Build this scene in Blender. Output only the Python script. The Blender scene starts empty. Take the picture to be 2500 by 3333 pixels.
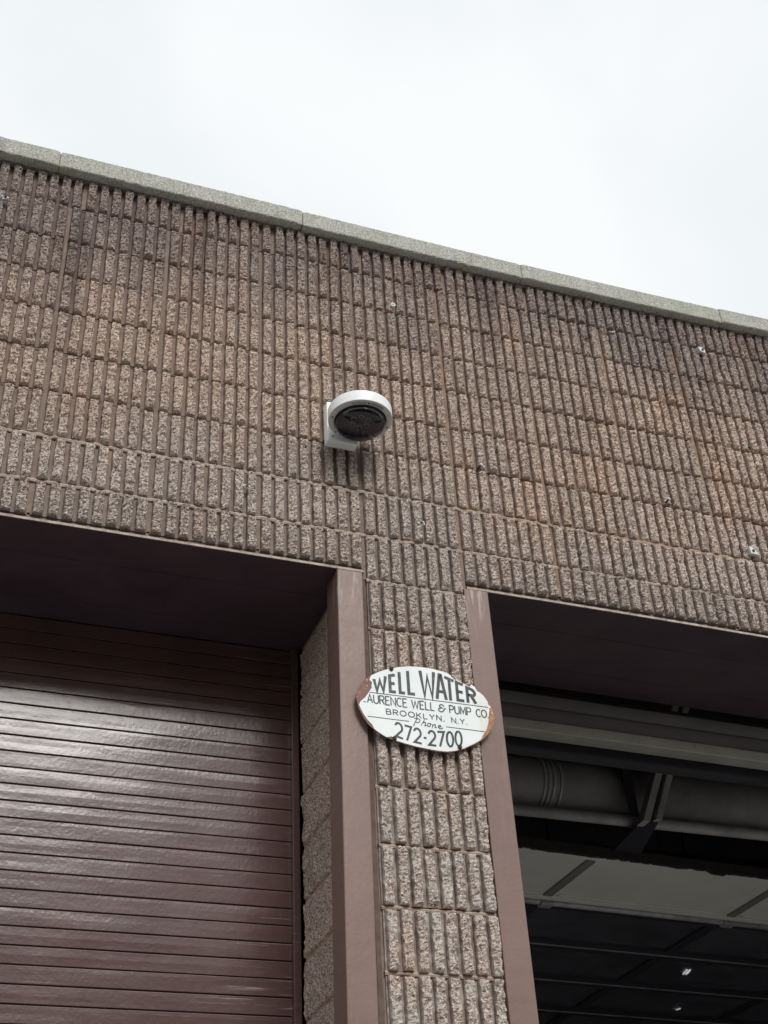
import bpy, bmesh, math, random
from mathutils import Vector, Matrix, noise
R = math.radians
random.seed(7)
SC = bpy.context.scene
COL = SC.collection

# ------------------------------------------------------------------ camera
cam_d = bpy.data.cameras.new('camera')
cam_d.sensor_fit = 'VERTICAL'
cam_d.sensor_height = 36.0
cam_d.lens = 36.0 * 4209.7 / 3333.0
cam_d.clip_start = 0.05
cam_d.clip_end = 2000
cam = bpy.data.objects.new('camera', cam_d)
COL.objects.link(cam)
fw = Vector((0.30445, 0.75055, 0.58651)).normalized()
up = Vector((-0.16307, -0.56558, 0.80841)).normalized()
rt = fw.cross(up).normalized()
up = rt.cross(fw)
cam.matrix_world = Matrix(((rt.x, up.x, -fw.x, -1.4255), (rt.y, up.y, -fw.y, -3.7496), (rt.z, up.z, -fw.z, -2.5976), (0, 0, 0, 1)))
SC.camera = cam

# ------------------------------------------------------------------ world: overcast daylight
SUN = Vector((0.03, -0.83, 0.572)).normalized()
world = bpy.data.worlds.new('World')
SC.world = world
world.use_nodes = True
nt = world.node_tree
nt.nodes.clear()
w_out = nt.nodes.new('ShaderNodeOutputWorld')
w_bg = nt.nodes.new('ShaderNodeBackground')
w_sky = nt.nodes.new('ShaderNodeTexSky')
w_sky.sky_type = 'NISHITA'
w_sky.sun_disc = False
w_sky.sun_elevation = math.asin(SUN.z)
w_sky.sun_rotation = math.atan2(SUN.x, SUN.y)
w_sky.dust_density = 3.0
w_tc = nt.nodes.new('ShaderNodeTexCoord')
w_no = nt.nodes.new('ShaderNodeTexNoise')
w_no.inputs['Scale'].default_value = 2.2
w_no.inputs['Detail'].default_value = 4
w_no.inputs['Roughness'].default_value = 0.45
w_no.inputs['Distortion'].default_value = 0.6
w_rp = nt.nodes.new('ShaderNodeValToRGB')
w_rp.color_ramp.elements[0].position = 0.36
w_rp.color_ramp.elements[0].color = (0.635, 0.690, 0.715, 1)
w_rp.color_ramp.elements[1].position = 0.62
w_rp.color_ramp.elements[1].color = (0.815, 0.83, 0.835, 1)
w_mul = nt.nodes.new('ShaderNodeVectorMath')
w_mul.operation = 'SCALE'
w_mul.inputs['Scale'].default_value = 10.6
w_mix = nt.nodes.new('ShaderNodeMix')
w_mix.data_type = 'RGBA'
w_mix.inputs['Factor'].default_value = 0.93      # cloud cover
nt.links.new(w_tc.outputs['Generated'], w_no.inputs['Vector'])
nt.links.new(w_no.outputs['Fac'], w_rp.inputs['Fac'])
nt.links.new(w_rp.outputs['Color'], w_mul.inputs[0])
nt.links.new(w_sky.outputs['Color'], w_mix.inputs[6])
nt.links.new(w_mul.outputs['Vector'], w_mix.inputs[7])
nt.links.new(w_mix.outputs[2], w_bg.inputs['Color'])
w_bg.inputs['Strength'].default_value = 0.0885
nt.links.new(w_bg.outputs['Background'], w_out.inputs['Surface'])

# ------------------------------------------------------------------ sun behind thin cloud
sl = bpy.data.lights.new('sun', 'SUN')
sl.energy = 1.5
sl.angle = R(20)
sl.color = (1.0, 0.97, 0.93)
so = bpy.data.objects.new('sun', sl)
so.rotation_euler = (-SUN).to_track_quat('-Z', 'Y').to_euler()
so.location = (0, -6, 6)
COL.objects.link(so)

vs = SC.view_settings
vs.view_transform = 'Standard'
vs.look = 'None'
vs.exposure = 0.42
vs.gamma = 1.0
SC.cycles.max_bounces = 8
SC.cycles.diffuse_bounces = 3
SC.cycles.glossy_bounces = 3
vs.use_curve_mapping = False

# ------------------------------------------------------------------ materials
class NT:
    def __init__(s, name):
        s.m = bpy.data.materials.new(name)
        s.m.use_nodes = True
        s.t = s.m.node_tree
        s.b = s.t.nodes['Principled BSDF']
        s.o = s.t.nodes['Material Output']
        g = s.t.nodes.new('ShaderNodeNewGeometry')
        s.pos = g.outputs['Position']
    def n(s, typ, **kw):
        x = s.t.nodes.new(typ)
        for k, v in kw.items(): setattr(x, k, v)
        return x
    def l(s, a, b): s.t.links.new(a, b)
    def val(s, sock, v):
        if hasattr(v, 'is_linked'): s.l(v, sock)
        else: sock.default_value = v
    def vec(s, scale=(1, 1, 1), off=(0, 0, 0)):
        m = s.n('ShaderNodeMapping')
        m.inputs['Scale'].default_value = scale
        m.inputs['Location'].default_value = off
        s.l(s.pos, m.inputs['Vector'])
        return m.outputs['Vector']
    def noise(s, scale, detail=3, rough=0.6, sc=(1, 1, 1), off=(0, 0, 0), dist=0):
        x = s.n('ShaderNodeTexNoise')
        s.l(s.vec(sc, off), x.inputs['Vector'])
        x.inputs['Scale'].default_value = scale
        x.inputs['Detail'].default_value = detail
        x.inputs['Roughness'].default_value = rough
        x.inputs['Distortion'].default_value = dist
        return x.outputs['Fac']
    def voro(s, scale, feature='F1', off=(0, 0, 0), out='Distance'):
        x = s.n('ShaderNodeTexVoronoi', feature=feature)
        s.l(s.vec((1, 1, 1), off), x.inputs['Vector'])
        x.inputs['Scale'].default_value = scale
        return x.outputs[out]
    def ramp(s, fac, *stops):
        r = s.n('ShaderNodeValToRGB')
        e = r.color_ramp.elements
        while len(e) < len(stops): e.new(0.5)
        for q, (p, c) in zip(e, stops):
            q.position = p
            q.color = (c, c, c, 1) if not hasattr(c, '__len__') else (*c, 1)
        s.val(r.inputs['Fac'], fac)
        return r.outputs['Color']
    def mix(s, fac, a, b, mode='MIX'):
        x = s.n('ShaderNodeMix', data_type='RGBA', blend_type=mode)
        s.val(x.inputs['Factor'], fac)
        for i, v in ((6, a), (7, b)):
            if hasattr(v, 'is_linked'): s.l(v, x.inputs[i])
            else: x.inputs[i].default_value = (*v, 1) if hasattr(v, '__len__') else (v, v, v, 1)
        return x.outputs[2]
    def math(s, op, a, b=0.0, clamp=False):
        x = s.n('ShaderNodeMath', operation=op, use_clamp=clamp)
        s.val(x.inputs[0], a)
        s.val(x.inputs[1], b)
        return x.outputs[0]
    def axis(s, i):
        x = s.n('ShaderNodeSeparateXYZ')
        s.l(s.pos, x.inputs[0])
        return x.outputs[i]
    def mrange(s, v, a, b, c=0.0, d=1.0):
        x = s.n('ShaderNodeMapRange', interpolation_type='SMOOTHSTEP')
        s.val(x.inputs['Value'], v)
        for k, q in (('From Min', a), ('From Max', b), ('To Min', c), ('To Max', d)): x.inputs[k].default_value = q
        return x.outputs['Result']
    def bump(s, h, strength, dist):
        x = s.n('ShaderNodeBump')
        x.inputs['Strength'].default_value = strength
        x.inputs['Distance'].default_value = dist
        s.l(h, x.inputs['Height'])
        s.l(x.outputs['Normal'], s.b.inputs['Normal'])
    def fin(s, col=None, rough=0.8, spec=0.5, metal=0.0):
        if col is not None:
            if hasattr(col, 'is_linked'): s.l(col, s.b.inputs['Base Color'])
            else: s.b.inputs['Base Color'].default_value = (*col, 1)
        s.val(s.b.inputs['Roughness'], rough)
        s.b.inputs['Specular IOR Level'].default_value = spec
        s.b.inputs['Metallic'].default_value = metal
        return s.m

def mat_block():
    k = NT('split_block')
    z = k.axis(2)
    # aggregate speckle of the split face
    grain = k.noise(150, 4, 0.72)
    grit = k.voro(230, 'F1', out='Color')
    rgb = k.n('ShaderNodeSeparateColor')
    k.l(grit, rgb.inputs[0])
    face = k.ramp(grain, (0.30, (0.125, 0.091, 0.077)), (0.43, (0.405, 0.316, 0.262)), (0.54, (0.61, 0.492, 0.415)), (0.67, (0.92, 0.81, 0.715)))
    spark = k.ramp(rgb.outputs[0], (0.80, 0.0), (0.93, 0.8))
    face = k.mix(spark, face, (0.80, 0.70, 0.62))
    pit = k.ramp(rgb.outputs[1], (0.78, 0.0), (0.92, 0.75))
    face = k.mix(pit, face, (0.075, 0.055, 0.048))
    # moulded grooves: smoother cement skin, coloured darker to add to their shade
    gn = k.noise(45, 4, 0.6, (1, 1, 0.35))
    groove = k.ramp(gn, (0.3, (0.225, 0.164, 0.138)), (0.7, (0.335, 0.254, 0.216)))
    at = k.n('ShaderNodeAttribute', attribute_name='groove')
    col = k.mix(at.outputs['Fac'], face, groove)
    # block to block tone
    oi = k.n('ShaderNodeObjectInfo')
    tone = k.ramp(oi.outputs['Random'], (0.0, (0.93, 0.93, 0.93)), (0.5, (1.0, 0.99, 0.98)), (1.0, (1.05, 1.03, 1.01)))
    col = k.mix(1.0, col, tone, 'MULTIPLY')
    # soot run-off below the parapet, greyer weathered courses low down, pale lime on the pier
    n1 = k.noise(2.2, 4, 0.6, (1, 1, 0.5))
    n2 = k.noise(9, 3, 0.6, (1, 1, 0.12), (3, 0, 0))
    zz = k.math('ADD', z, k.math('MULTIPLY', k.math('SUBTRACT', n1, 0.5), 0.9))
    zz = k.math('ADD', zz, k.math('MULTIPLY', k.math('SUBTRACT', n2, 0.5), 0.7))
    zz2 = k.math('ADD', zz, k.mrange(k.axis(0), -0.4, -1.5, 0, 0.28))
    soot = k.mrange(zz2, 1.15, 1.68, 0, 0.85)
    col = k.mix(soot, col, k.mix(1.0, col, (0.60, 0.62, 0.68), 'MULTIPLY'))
    runs = k.mrange(k.noise(7.5, 4, 0.62, (1, 0.2, 0.10), (11, 0, 5)), 0.50, 0.66, 0, 1)
    runs = k.math('MULTIPLY', runs, k.mrange(z, 0.5, 1.6, 0.12, 0.7))
    col = k.mix(runs, col, k.mix(1.0, col, (0.66, 0.64, 0.66), 'MULTIPLY'))
    wash = k.mrange(k.noise(11, 4, 0.6, (1, 0.2, 0.06), (1, 0, 8)), 0.56, 0.70, 0, 0.35)
    col = k.mix(wash, col, k.mix(1.0, col, (1.28, 1.22, 1.16), 'MULTIPLY'))
    low = k.math('MULTIPLY', k.mrange(zz, 0.75, 0.25, 0, 0.40), k.mrange(k.axis(1), 0.08, 0.03))
    lum = k.n('ShaderNodeRGBToBW')
    k.l(col, lum.inputs[0])
    grey = k.mix(1.0, lum.outputs[0], (1.10, 1.03, 0.99), 'MULTIPLY')
    col = k.mix(low, col, grey)
    lime = k.math('MULTIPLY', k.mrange(zz, -0.4, -1.1, 0, 0.45), k.mrange(k.axis(1), 0.08, 0.03))
    col = k.mix(k.math('MULTIPLY', lime, k.mrange(k.noise(14, 4, 0.7), 0.48, 0.62)), col, (0.62, 0.60, 0.56))
    # warm iron bloom patches
    rust = k.math('MULTIPLY', k.mrange(k.noise(3.4, 4, 0.65, (1, 1, 0.45), (7, 0, 2)), 0.50, 0.72), 0.42)
    col = k.mix(rust, col, k.mix(1.0, col, (1.12, 0.90, 0.74), 'MULTIPLY'))
    # weak shadow below the camera box, painted into the block colour
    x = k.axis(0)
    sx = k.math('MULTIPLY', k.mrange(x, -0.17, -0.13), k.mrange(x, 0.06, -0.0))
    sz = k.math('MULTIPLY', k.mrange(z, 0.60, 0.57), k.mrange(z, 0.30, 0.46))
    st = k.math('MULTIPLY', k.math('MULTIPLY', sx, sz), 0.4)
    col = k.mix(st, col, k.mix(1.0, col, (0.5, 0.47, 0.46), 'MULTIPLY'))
    h = k.math('ADD', k.math('MULTIPLY', grain, 1.0), k.math('MULTIPLY', k.noise(420, 2, 0.6), 0.35))
    inv = k.math('SUBTRACT', 1.0, k.math('MULTIPLY', at.outputs['Fac'], 0.8))
    k.bump(k.math('MULTIPLY', h, inv), 0.75, 0.008)
    return k.fin(col, 0.92, 0.25)

def mat_mortar(name, c0, c1):
    k = NT(name)
    n = k.noise(30, 5, 0.65)
    col = k.ramp(n, (0.3, c0), (0.7, c1))
    col = k.mix(k.mrange(k.noise(140, 3, 0.7), 0.55, 0.75, 0, 0.5), col, tuple(c * 0.55 for c in c0))
    k.bump(k.noise(120, 4, 0.7), 0.6, 0.004)
    return k.fin(col, 0.95, 0.2)

def mat_coping():
    k = NT('coping_concrete')
    f = k.noise(140, 4, 0.75)
    col = k.ramp(f, (0.30, (0.17, 0.17, 0.155)), (0.5, (0.41, 0.41, 0.375)), (0.68, (0.74, 0.73, 0.69)))
    b = k.noise(5, 4, 0.6)
    col = k.mix(k.mrange(b, 0.42, 0.66, 0, 0.65), col, k.mix(1.0, col, (0.82, 0.86, 0.76), 'MULTIPLY'))
    lich = k.math('MULTIPLY', k.mrange(k.noise(60, 3, 0.6, off=(2, 0, 1)), 0.6, 0.68), 0.55)
    col = k.mix(lich, col, (0.40, 0.37, 0.18))
    pale = k.mrange(k.noise(11, 3, 0.6, (1, 1, 2), (5, 0, 0)), 0.52, 0.7, 0, 0.5)
    col = k.mix(pale, col, (0.50, 0.50, 0.46))
    drip = k.mrange(k.noise(18, 4, 0.7, (1, 1, 0.12), (4, 0, 0)), 0.55, 0.7, 0, 0.55)
    col = k.mix(drip, col, k.mix(1.0, col, (0.52, 0.52, 0.48), 'MULTIPLY'))
    pits = k.mrange(k.voro(55, off=(1, 2, 3)), 0.06, 0.13, 1, 0)
    col = k.mix(k.math('MULTIPLY', pits, 0.5), col, (0.10, 0.10, 0.085))
    k.bump(k.math('SUBTRACT', f, k.math('MULTIPLY', pits, 0.8)), 0.5, 0.004)
    return k.fin(col, 0.9, 0.25)

def mat_paint(name, c, rough, faded=0.25, orange=0.35, dist=0.0012, scale=90, scr=0.0, spec=0.5, coat=0.0, streaks=0.0):
    k = NT(name)
    n = k.noise(3.5, 5, 0.65, (1, 1, 0.4))
    lo = tuple(v * (1 - faded) for v in c)
    hi = tuple(min(1, v * (1 + faded) + 0.01 * faded) for v in c)
    col = k.ramp(n, (0.3, lo), (0.7, hi))
    col = k.mix(k.mrange(k.noise(26, 4, 0.7), 0.35, 0.75, 0, 0.35), col, lo)
    if scr:
        # fine horizontal scuffs where curtain rubs in its coil
        s1 = k.mrange(k.noise(9, 5, 0.75, (0.32, 1, 24)), 0.585, 0.66, 0, 1)
        s2 = k.mrange(k.noise(2.5, 3, 0.6, off=(9, 0, 4)), 0.45, 0.65, 0, 1)
        col = k.mix(k.math('MULTIPLY', k.math('MULTIPLY', s1, s2), scr * 0.75), col, (0.40, 0.33, 0.31))
        fl = k.mrange(k.voro(38, off=(4, 0, 0)), 0.035, 0.06, scr, 0)
        gate = k.mrange(k.noise(6, 2, 0.5, off=(1, 5, 0)), 0.55, 0.62)
        col = k.mix(k.math('MULTIPLY', fl, gate), col, (0.50, 0.43, 0.40))
    if streaks:
        s3 = k.mrange(k.noise(22, 4, 0.7, (1, 1, 0.07), (2, 2, 0)), 0.60, 0.74, 0, streaks)
        col = k.mix(s3, col, tuple(min(1, v * 1.35 + 0.02) for v in c))
        s4 = k.mrange(k.noise(15, 4, 0.7, (1, 1, 0.05), (8, 2, 0)), 0.62, 0.76, 0, streaks)
        col = k.mix(s4, col, (c[0] * 0.95, c[1] * 0.62, c[2] * 0.5))
        zt = k.mrange(k.math('ADD', k.axis(2), k.math('MULTIPLY', k.noise(30, 3, 0.6, (1, 1, 0.02)), 0.25)), -0.06, 0.14)
        dr = k.mrange(k.noise(38, 4, 0.7, (1, 1, 0.10), (6, 1, 0)), 0.54, 0.66, 0, 0.5)
        col = k.mix(k.math('MULTIPLY', zt, dr), col, (0.55, 0.50, 0.46))
        chip = k.mrange(k.voro(42, off=(3, 0, 2)), 0.03, 0.05, 0.8, 0)
        gate = k.mrange(k.noise(4, 3, 0.6, off=(1, 9, 0)), 0.50, 0.58)
        col = k.mix(k.math('MULTIPLY', chip, gate), col, (0.10, 0.06, 0.05))
    h = k.math('ADD', k.noise(scale, 3, 0.55), k.math('MULTIPLY', k.noise(scale * 0.22, 3, 0.6), 1.4))
    k.bump(h, orange, dist)
    rr = k.mrange(k.noise(7, 4, 0.7, (0.5, 1, 3)), 0.3, 0.7, rough * 0.85, rough * 1.2)
    return k.fin(col, rr, spec)

def mat_plain(name, c, rough=0.6, var=0.12, scale=12, bump=0.15, metal=0.0, spec=0.5):
    k = NT(name)
    n = k.noise(scale, 5, 0.65)
    col = k.ramp(n, (0.3, tuple(v * (1 - var) for v in c)), (0.7, tuple(min(1, v * (1 + var)) for v in c)))
    k.bump(k.noise(scale * 9, 3, 0.6), bump, 0.001)
    return k.fin(col, rough, spec, metal)

def mat_enamel():
    k = NT('white_enamel')
    n = k.noise(10, 4, 0.6)
    col = k.ramp(n, (0.3, (0.78, 0.84, 0.84)), (0.7, (0.88, 0.92, 0.92)))
    sp = k.mrange(k.voro(75, off=(3, 1, 0)), 0.05, 0.10, 0.55, 0)
    gate = k.mrange(k.noise(14, 2, 0.5, off=(0, 4, 1)), 0.56, 0.62)
    col = k.mix(k.math('MULTIPLY', sp, gate), col, (0.28, 0.19, 0.13))
    drip = k.mrange(k.noise(16, 3, 0.6, (1, 1, 0.08)), 0.63, 0.75, 0, 0.4)
    col = k.mix(drip, col, (0.66, 0.58, 0.47))
    k.bump(k.noise(40, 3, 0.5), 0.12, 0.001)
    return k.fin(col, 0.22, 0.5)

def mat_sign_metal():
    k = NT('sign_rust_rim')
    x = k.axis(0)
    rustc = k.ramp(k.noise(45, 5, 0.7), (0.3, (0.23, 0.10, 0.055)), (0.55, (0.42, 0.215, 0.12)), (0.75, (0.56, 0.38, 0.25)))
    br = k.ramp(k.noise(30, 4, 0.6), (0.35, (0.20, 0.105, 0.085)), (0.7, (0.265, 0.150, 0.125)))
    col = k.mix(k.mrange(x, 0.10, 0.25), br, rustc)
    col = k.mix(k.mrange(k.noise(85, 4, 0.7, off=(1, 0, 0)), 0.60, 0.66, 0, 0.9), col, (0.74, 0.66, 0.54))
    k.bump(k.noise(90, 4, 0.7), 0.3, 0.001)
    return k.fin(col, 0.65, 0.3)

def mat_letters():
    k = NT('sign_black_paint')
    col = k.ramp(k.noise(40, 4, 0.7), (0.35, (0.022, 0.028, 0.032)), (0.72, (0.075, 0.085, 0.09)))
    sc = k.mrange(k.noise(30, 4, 0.75, (3, 1, 0.6), (4, 0, 0)), 0.655, 0.70, 0, 0.9)
    col = k.mix(sc, col, (0.70, 0.76, 0.76))
    return k.fin(col, 0.3, 0.5)

def schlick(k):
    lw = k.n('ShaderNodeLayerWeight')
    lw.inputs['Blend'].default_value = 0.5
    f5 = k.math('POWER', lw.outputs['Facing'], 5.0)
    return k.math('ADD', k.math('MULTIPLY', f5, 0.93), 0.065, True)

def mat_dome():
    k = NT('smoked_dome')
    k.t.nodes.remove(k.b)
    g = k.n('ShaderNodeBsdfGlossy')
    g.inputs['Roughness'].default_value = 0.05
    tr = k.n('ShaderNodeBsdfTransparent')
    tr.inputs['Color'].default_value = (0.50, 0.49, 0.53, 1)
    mx = k.n('ShaderNodeMixShader')
    k.l(schlick(k), mx.inputs[0])
    k.l(tr.outputs[0], mx.inputs[1])
    k.l(g.outputs[0], mx.inputs[2])
    k.l(mx.outputs[0], k.o.inputs['Surface'])
    return k.m

def mat_pane():
    k = NT('dirty_dark_glass')
    k.t.nodes.remove(k.b)
    g = k.n('ShaderNodeBsdfGlossy')
    g.inputs['Roughness'].default_value = 0.12
    g.inputs['Color'].default_value = (0.8, 0.85, 0.95, 1)
    tr = k.n('ShaderNodeBsdfTransparent')
    tr.inputs['Color'].default_value = (0.72, 0.72, 0.75, 1)
    df = k.n('ShaderNodeBsdfDiffuse')
    df.inputs['Color'].default_value = (0.17, 0.16, 0.185, 1)
    m0 = k.n('ShaderNodeMixShader')
    k.l(k.mrange(k.noise(3, 4, 0.6), 0.3, 0.7, 0.30, 0.65), m0.inputs[0])
    k.l(tr.outputs[0], m0.inputs[1])
    k.l(df.outputs[0], m0.inputs[2])
    mx = k.n('ShaderNodeMixShader')
    k.l(schlick(k), mx.inputs[0])
    k.l(m0.outputs[0], mx.inputs[1])
    k.l(g.outputs[0], mx.inputs[2])
    k.l(mx.outputs[0], k.o.inputs['Surface'])
    return k.m

def mat_emit(name, c, s):
    k = NT(name)
    k.b.inputs['Emission Color'].default_value = (*c, 1)
    k.b.inputs['Emission Strength'].default_value = s
    return k.fin((0.8, 0.8, 0.8), 0.5)

def mat_rusty_joint():
    k = NT('patchy_rust_joint')
    a = k.ramp(k.noise(30, 5, 0.65), (0.3, (0.22, 0.160, 0.130)), (0.7, (0.33, 0.25, 0.205)))
    b = k.ramp(k.noise(40, 5, 0.65, off=(3, 0, 0)), (0.3, (0.27, 0.165, 0.115)), (0.7, (0.42, 0.275, 0.195)))
    col = k.mix(k.mrange(k.noise(4.5, 4, 0.7, (2, 1, 1), (6, 0, 1)), 0.46, 0.62), a, b)
    k.bump(k.noise(120, 4, 0.7), 0.6, 0.004)
    return k.fin(col, 0.95, 0.2)

M = {
    'block': mat_block(),
    'mortar': mat_mortar('recessed_mortar', (0.22, 0.168, 0.142), (0.32, 0.25, 0.21)),
    'mortar_tan': mat_mortar('tan_mortar', (0.40, 0.32, 0.26), (0.58, 0.48, 0.40)),
    'mortar_pier': mat_mortar('pinkish_pier_mortar', (0.36, 0.275, 0.225), (0.52, 0.42, 0.345)),
    'mortar_rust': mat_rusty_joint(),
    'mortar_orange': mat_mortar('orange_tan_mortar', (0.40, 0.275, 0.20), (0.56, 0.43, 0.33)),
    'coping': mat_coping(),
    'jamb': mat_paint('faded_brown_jamb_paint', (0.205, 0.132, 0.113), 0.38, 0.12, 0.35, 0.0015, 70, streaks=0.2),
    'slat': mat_paint('glossy_brown_shutter_paint', (0.095, 0.053, 0.049), 0.19, 0.16, 0.27, 0.0012, 75, scr=0.9),
    'slat_edge': mat_paint('rubbed_and_lit_slat_edge', (0.20, 0.155, 0.145), 0.3, 0.35, 0.2, 0.001, 80, scr=0.9),  # paler edge: rubbed paint plus the light it catches, put into the colour
    'soffit': mat_paint('dark_brown_lintel_paint', (0.072, 0.047, 0.060), 0.45, 0.25, 0.25, 0.001, 60),
    'worn': mat_mortar('worn_plate_edge', (0.30, 0.24, 0.19), (0.62, 0.54, 0.46)),
    'caulk': mat_plain('brown_joint_filler', (0.13, 0.085, 0.065), 0.8, 0.35, 30, 0.4),
    'white': mat_plain('white_plastic', (0.86, 0.90, 0.90), 0.42, 0.03, 6, 0.05),
    'ringgrey': mat_plain('weathered_grey_plastic', (0.56, 0.56, 0.54), 0.5, 0.15, 14, 0.1),
    'dark': mat_plain('dark_plastic', (0.018, 0.018, 0.02), 0.5, 0.2, 30, 0.05),
    'dome': mat_dome(),
    'inner': mat_plain('camera_inner_black', (0.022, 0.022, 0.03), 0.5, 0.05, 6, 0.0),
    'shroud': mat_plain('camera_grey_shroud', (0.075, 0.075, 0.09), 0.5, 0.05, 6, 0.0),
    'enamel': mat_enamel(),
    'rim': mat_sign_metal(),
    'letters': mat_letters(),
    'bolt': mat_plain('rusty_bolt', (0.055, 0.035, 0.025), 0.7, 0.4, 80, 0.4),
    'galv': mat_plain('dull_galvanised_steel', (0.42, 0.43, 0.44), 0.4, 0.3, 9, 0.2, 0.3),
    'bar': mat_plain('olive_grey_bottom_bar', (0.36, 0.355, 0.31), 0.45, 0.15, 8, 0.15),
    'greyslat': mat_plain('grey_curtain_paint', (0.18, 0.178, 0.18), 0.5, 0.12, 5, 0.1),
    'duct': mat_plain('dusty_grey_duct', (0.24, 0.23, 0.23), 0.55, 0.25, 5, 0.15),
    'pipe': mat_plain('grey_painted_pipe', (0.40, 0.385, 0.38), 0.5, 0.22, 8, 0.15),
    'panel': mat_plain('cream_door_panel', (0.80, 0.79, 0.75), 0.5, 0.06, 4, 0.05),
    'stile': mat_plain('grey_door_stile', (0.24, 0.235, 0.225), 0.5, 0.1, 6, 0.1),
    'rubber': mat_plain('perished_rubber', (0.03, 0.028, 0.028), 0.8, 0.5, 50, 0.5),
    'darkframe': mat_plain('dark_door_frame', (0.035, 0.034, 0.045), 0.5, 0.15, 8, 0.1),
    'pane': mat_pane(),
    'room': mat_plain('sooty_interior_paint', (0.11, 0.11, 0.14), 0.85, 0.2, 2, 0.2),
    'lampshade': mat_plain('dull_lamp_reflector', (0.85, 0.84, 0.84), 0.5, 0.1, 6, 0.1),
    'tube': mat_emit('tube_reflection_glow', (1.0, 0.98, 0.92), 3.0),
    'brick': mat_plain('dull_red_brick', (0.22, 0.13, 0.10), 0.9, 0.2, 3, 0.3),
    'asphalt': mat_plain('asphalt', (0.055, 0.055, 0.057), 0.9, 0.2, 3, 0.5),
    'pavement': mat_plain('concrete_pavement', (0.32, 0.31, 0.29), 0.9, 0.12, 2, 0.4),
    'clip': mat_plain('white_clip_plastic', (0.66, 0.68, 0.67), 0.5, 0.06, 30, 0.1),
    'zinc': mat_plain('zinc_clip', (0.62, 0.66, 0.66), 0.4, 0.1, 30, 0.1, 0.3),
}

# ------------------------------------------------------------------ mesh helpers
def link(name, me, mat=None, parent=None):
    o = bpy.data.objects.new(name, me)
    COL.objects.link(o)
    if mat is not None and not me.materials: me.materials.append(M[mat])
    if parent is not None: child(o, parent)
    return o
WM = {}
def child(o, p):
    o.parent = p
    o.matrix_parent_inverse = Matrix.Translation(-Vector(WM.get(p.name, (0, 0, 0))))
def thing(name, label, cat, loc=(0, 0, 0), group=None):
    o = bpy.data.objects.new(name, None)
    o.empty_display_size = 0.1
    COL.objects.link(o)
    o.location = loc
    WM[o.name] = loc
    tag(o, label, cat, group)
    return o
def tag(o, label, cat, group=None):
    o['label'] = label
    o['category'] = cat
    if group: o['group'] = group
def mesh(name, v, f, smooth=False):
    me = bpy.data.meshes.new(name)
    me.from_pydata(v, [], f)
    me.update()
    if smooth:
        for p in me.polygons: p.use_smooth = True
    return me
def from_bm(name, bm, smooth=False):
    me = bpy.data.meshes.new(name)
    bmesh.ops.recalc_face_normals(bm, faces=bm.faces)
    bm.to_mesh(me)
    bm.free()
    if smooth:
        for p in me.polygons: p.use_smooth = True
    return me
def bm_box(bm, x0, x1, y0, y1, z0, z1, bev=0.0):
    vs_ = [bm.verts.new((x, y, z)) for x in (x0, x1) for y in (y0, y1) for z in (z0, z1)]
    fs = []
    for q in ((0, 1, 3, 2), (4, 6, 7, 5), (0, 4, 5, 1), (2, 3, 7, 6), (0, 2, 6, 4), (1, 5, 7, 3)):
        fs.append(bm.faces.new([vs_[i] for i in q]))
    if bev:
        es = set(e for f in fs for e in f.edges)
        bmesh.ops.bevel(bm, geom=list(es), offset=bev, segments=2, profile=0.5, affect='EDGES')
def box(name, x0, x1, y0, y1, z0, z1, mat, parent=None, bev=0.0):
    bm = bmesh.new()
    bm_box(bm, x0, x1, y0, y1, z0, z1, bev)
    return link(name, from_bm(name, bm), mat, parent)
def bm_tube(bm, a, b, r, n=20, cap=True):
    a, b = Vector(a), Vector(b)
    d = (b - a).normalized()
    q = d.to_track_quat('Z', 'Y')
    ra, rb = [], []
    for i in range(n):
        t = 2 * math.pi * i / n
        off = q @ Vector((r * math.cos(t), r * math.sin(t), 0))
        ra.append(bm.verts.new(a + off))
        rb.append(bm.verts.new(b + off))
    for i in range(n):
        j = (i + 1) % n
        bm.faces.new((ra[i], ra[j], rb[j], rb[i]))
    if cap:
        bm.faces.new(ra[::-1])
        bm.faces.new(rb)
def tube(name, a, b, r, mat, parent=None, n=20):
    bm = bmesh.new()
    bm_tube(bm, a, b, r, n)
    me = from_bm(name, bm)
    for p in me.polygons: p.use_smooth = len(p.vertices) == 4
    return link(name, me, mat, parent)
def lathe(name, prof, c, mat, parent=None, n=64, smooth=True):
    """profile [(r, z)] spun round the vertical axis through c"""
    bm = bmesh.new()
    rings = []
    for r, z in prof:
        if r < 1e-6: rings.append([bm.verts.new((c[0], c[1], c[2] + z))])
        else: rings.append([bm.verts.new((c[0] + r * math.cos(2 * math.pi * i / n), c[1] + r * math.sin(2 * math.pi * i / n), c[2] + z)) for i in range(n)])
    for a, b in zip(rings, rings[1:]):
        for i in range(n):
            j = (i + 1) % n
            if len(a) == 1 and len(b) == 1: continue
            if len(a) == 1: bm.faces.new((a[0], b[j], b[i]))
            elif len(b) == 1: bm.faces.new((a[i], a[j], b[0]))
            else: bm.faces.new((a[i], a[j], b[j], b[i]))
    return link(name, from_bm(name, bm, smooth), mat, parent)

# ------------------------------------------------------------------ dimensions
BW, BH = 0.4064, 0.2032           # block module
GROUND = -4.2
XK = {1: -0.005, 3: 0.008, -2: 0.005}
ZJ = {8: -0.003, 7: -0.008, 5: 0.008, 4: 0.003, 3: 0.006}
K0, K1 = -8, 11                   # first and last block column (both piers)
def kx(k): return BW * k + XK.get(k, 0)
def warp(x, z):                    # the long wall is not dead level: courses fan out a little to the right
    if x < 0.5: return z
    t = min((x - 0.5) / 1.5, 1.6)
    return z + (z - 0.6) * 0.022 * t * t
ZTOP = 1.79                        # underside of the coping

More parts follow.
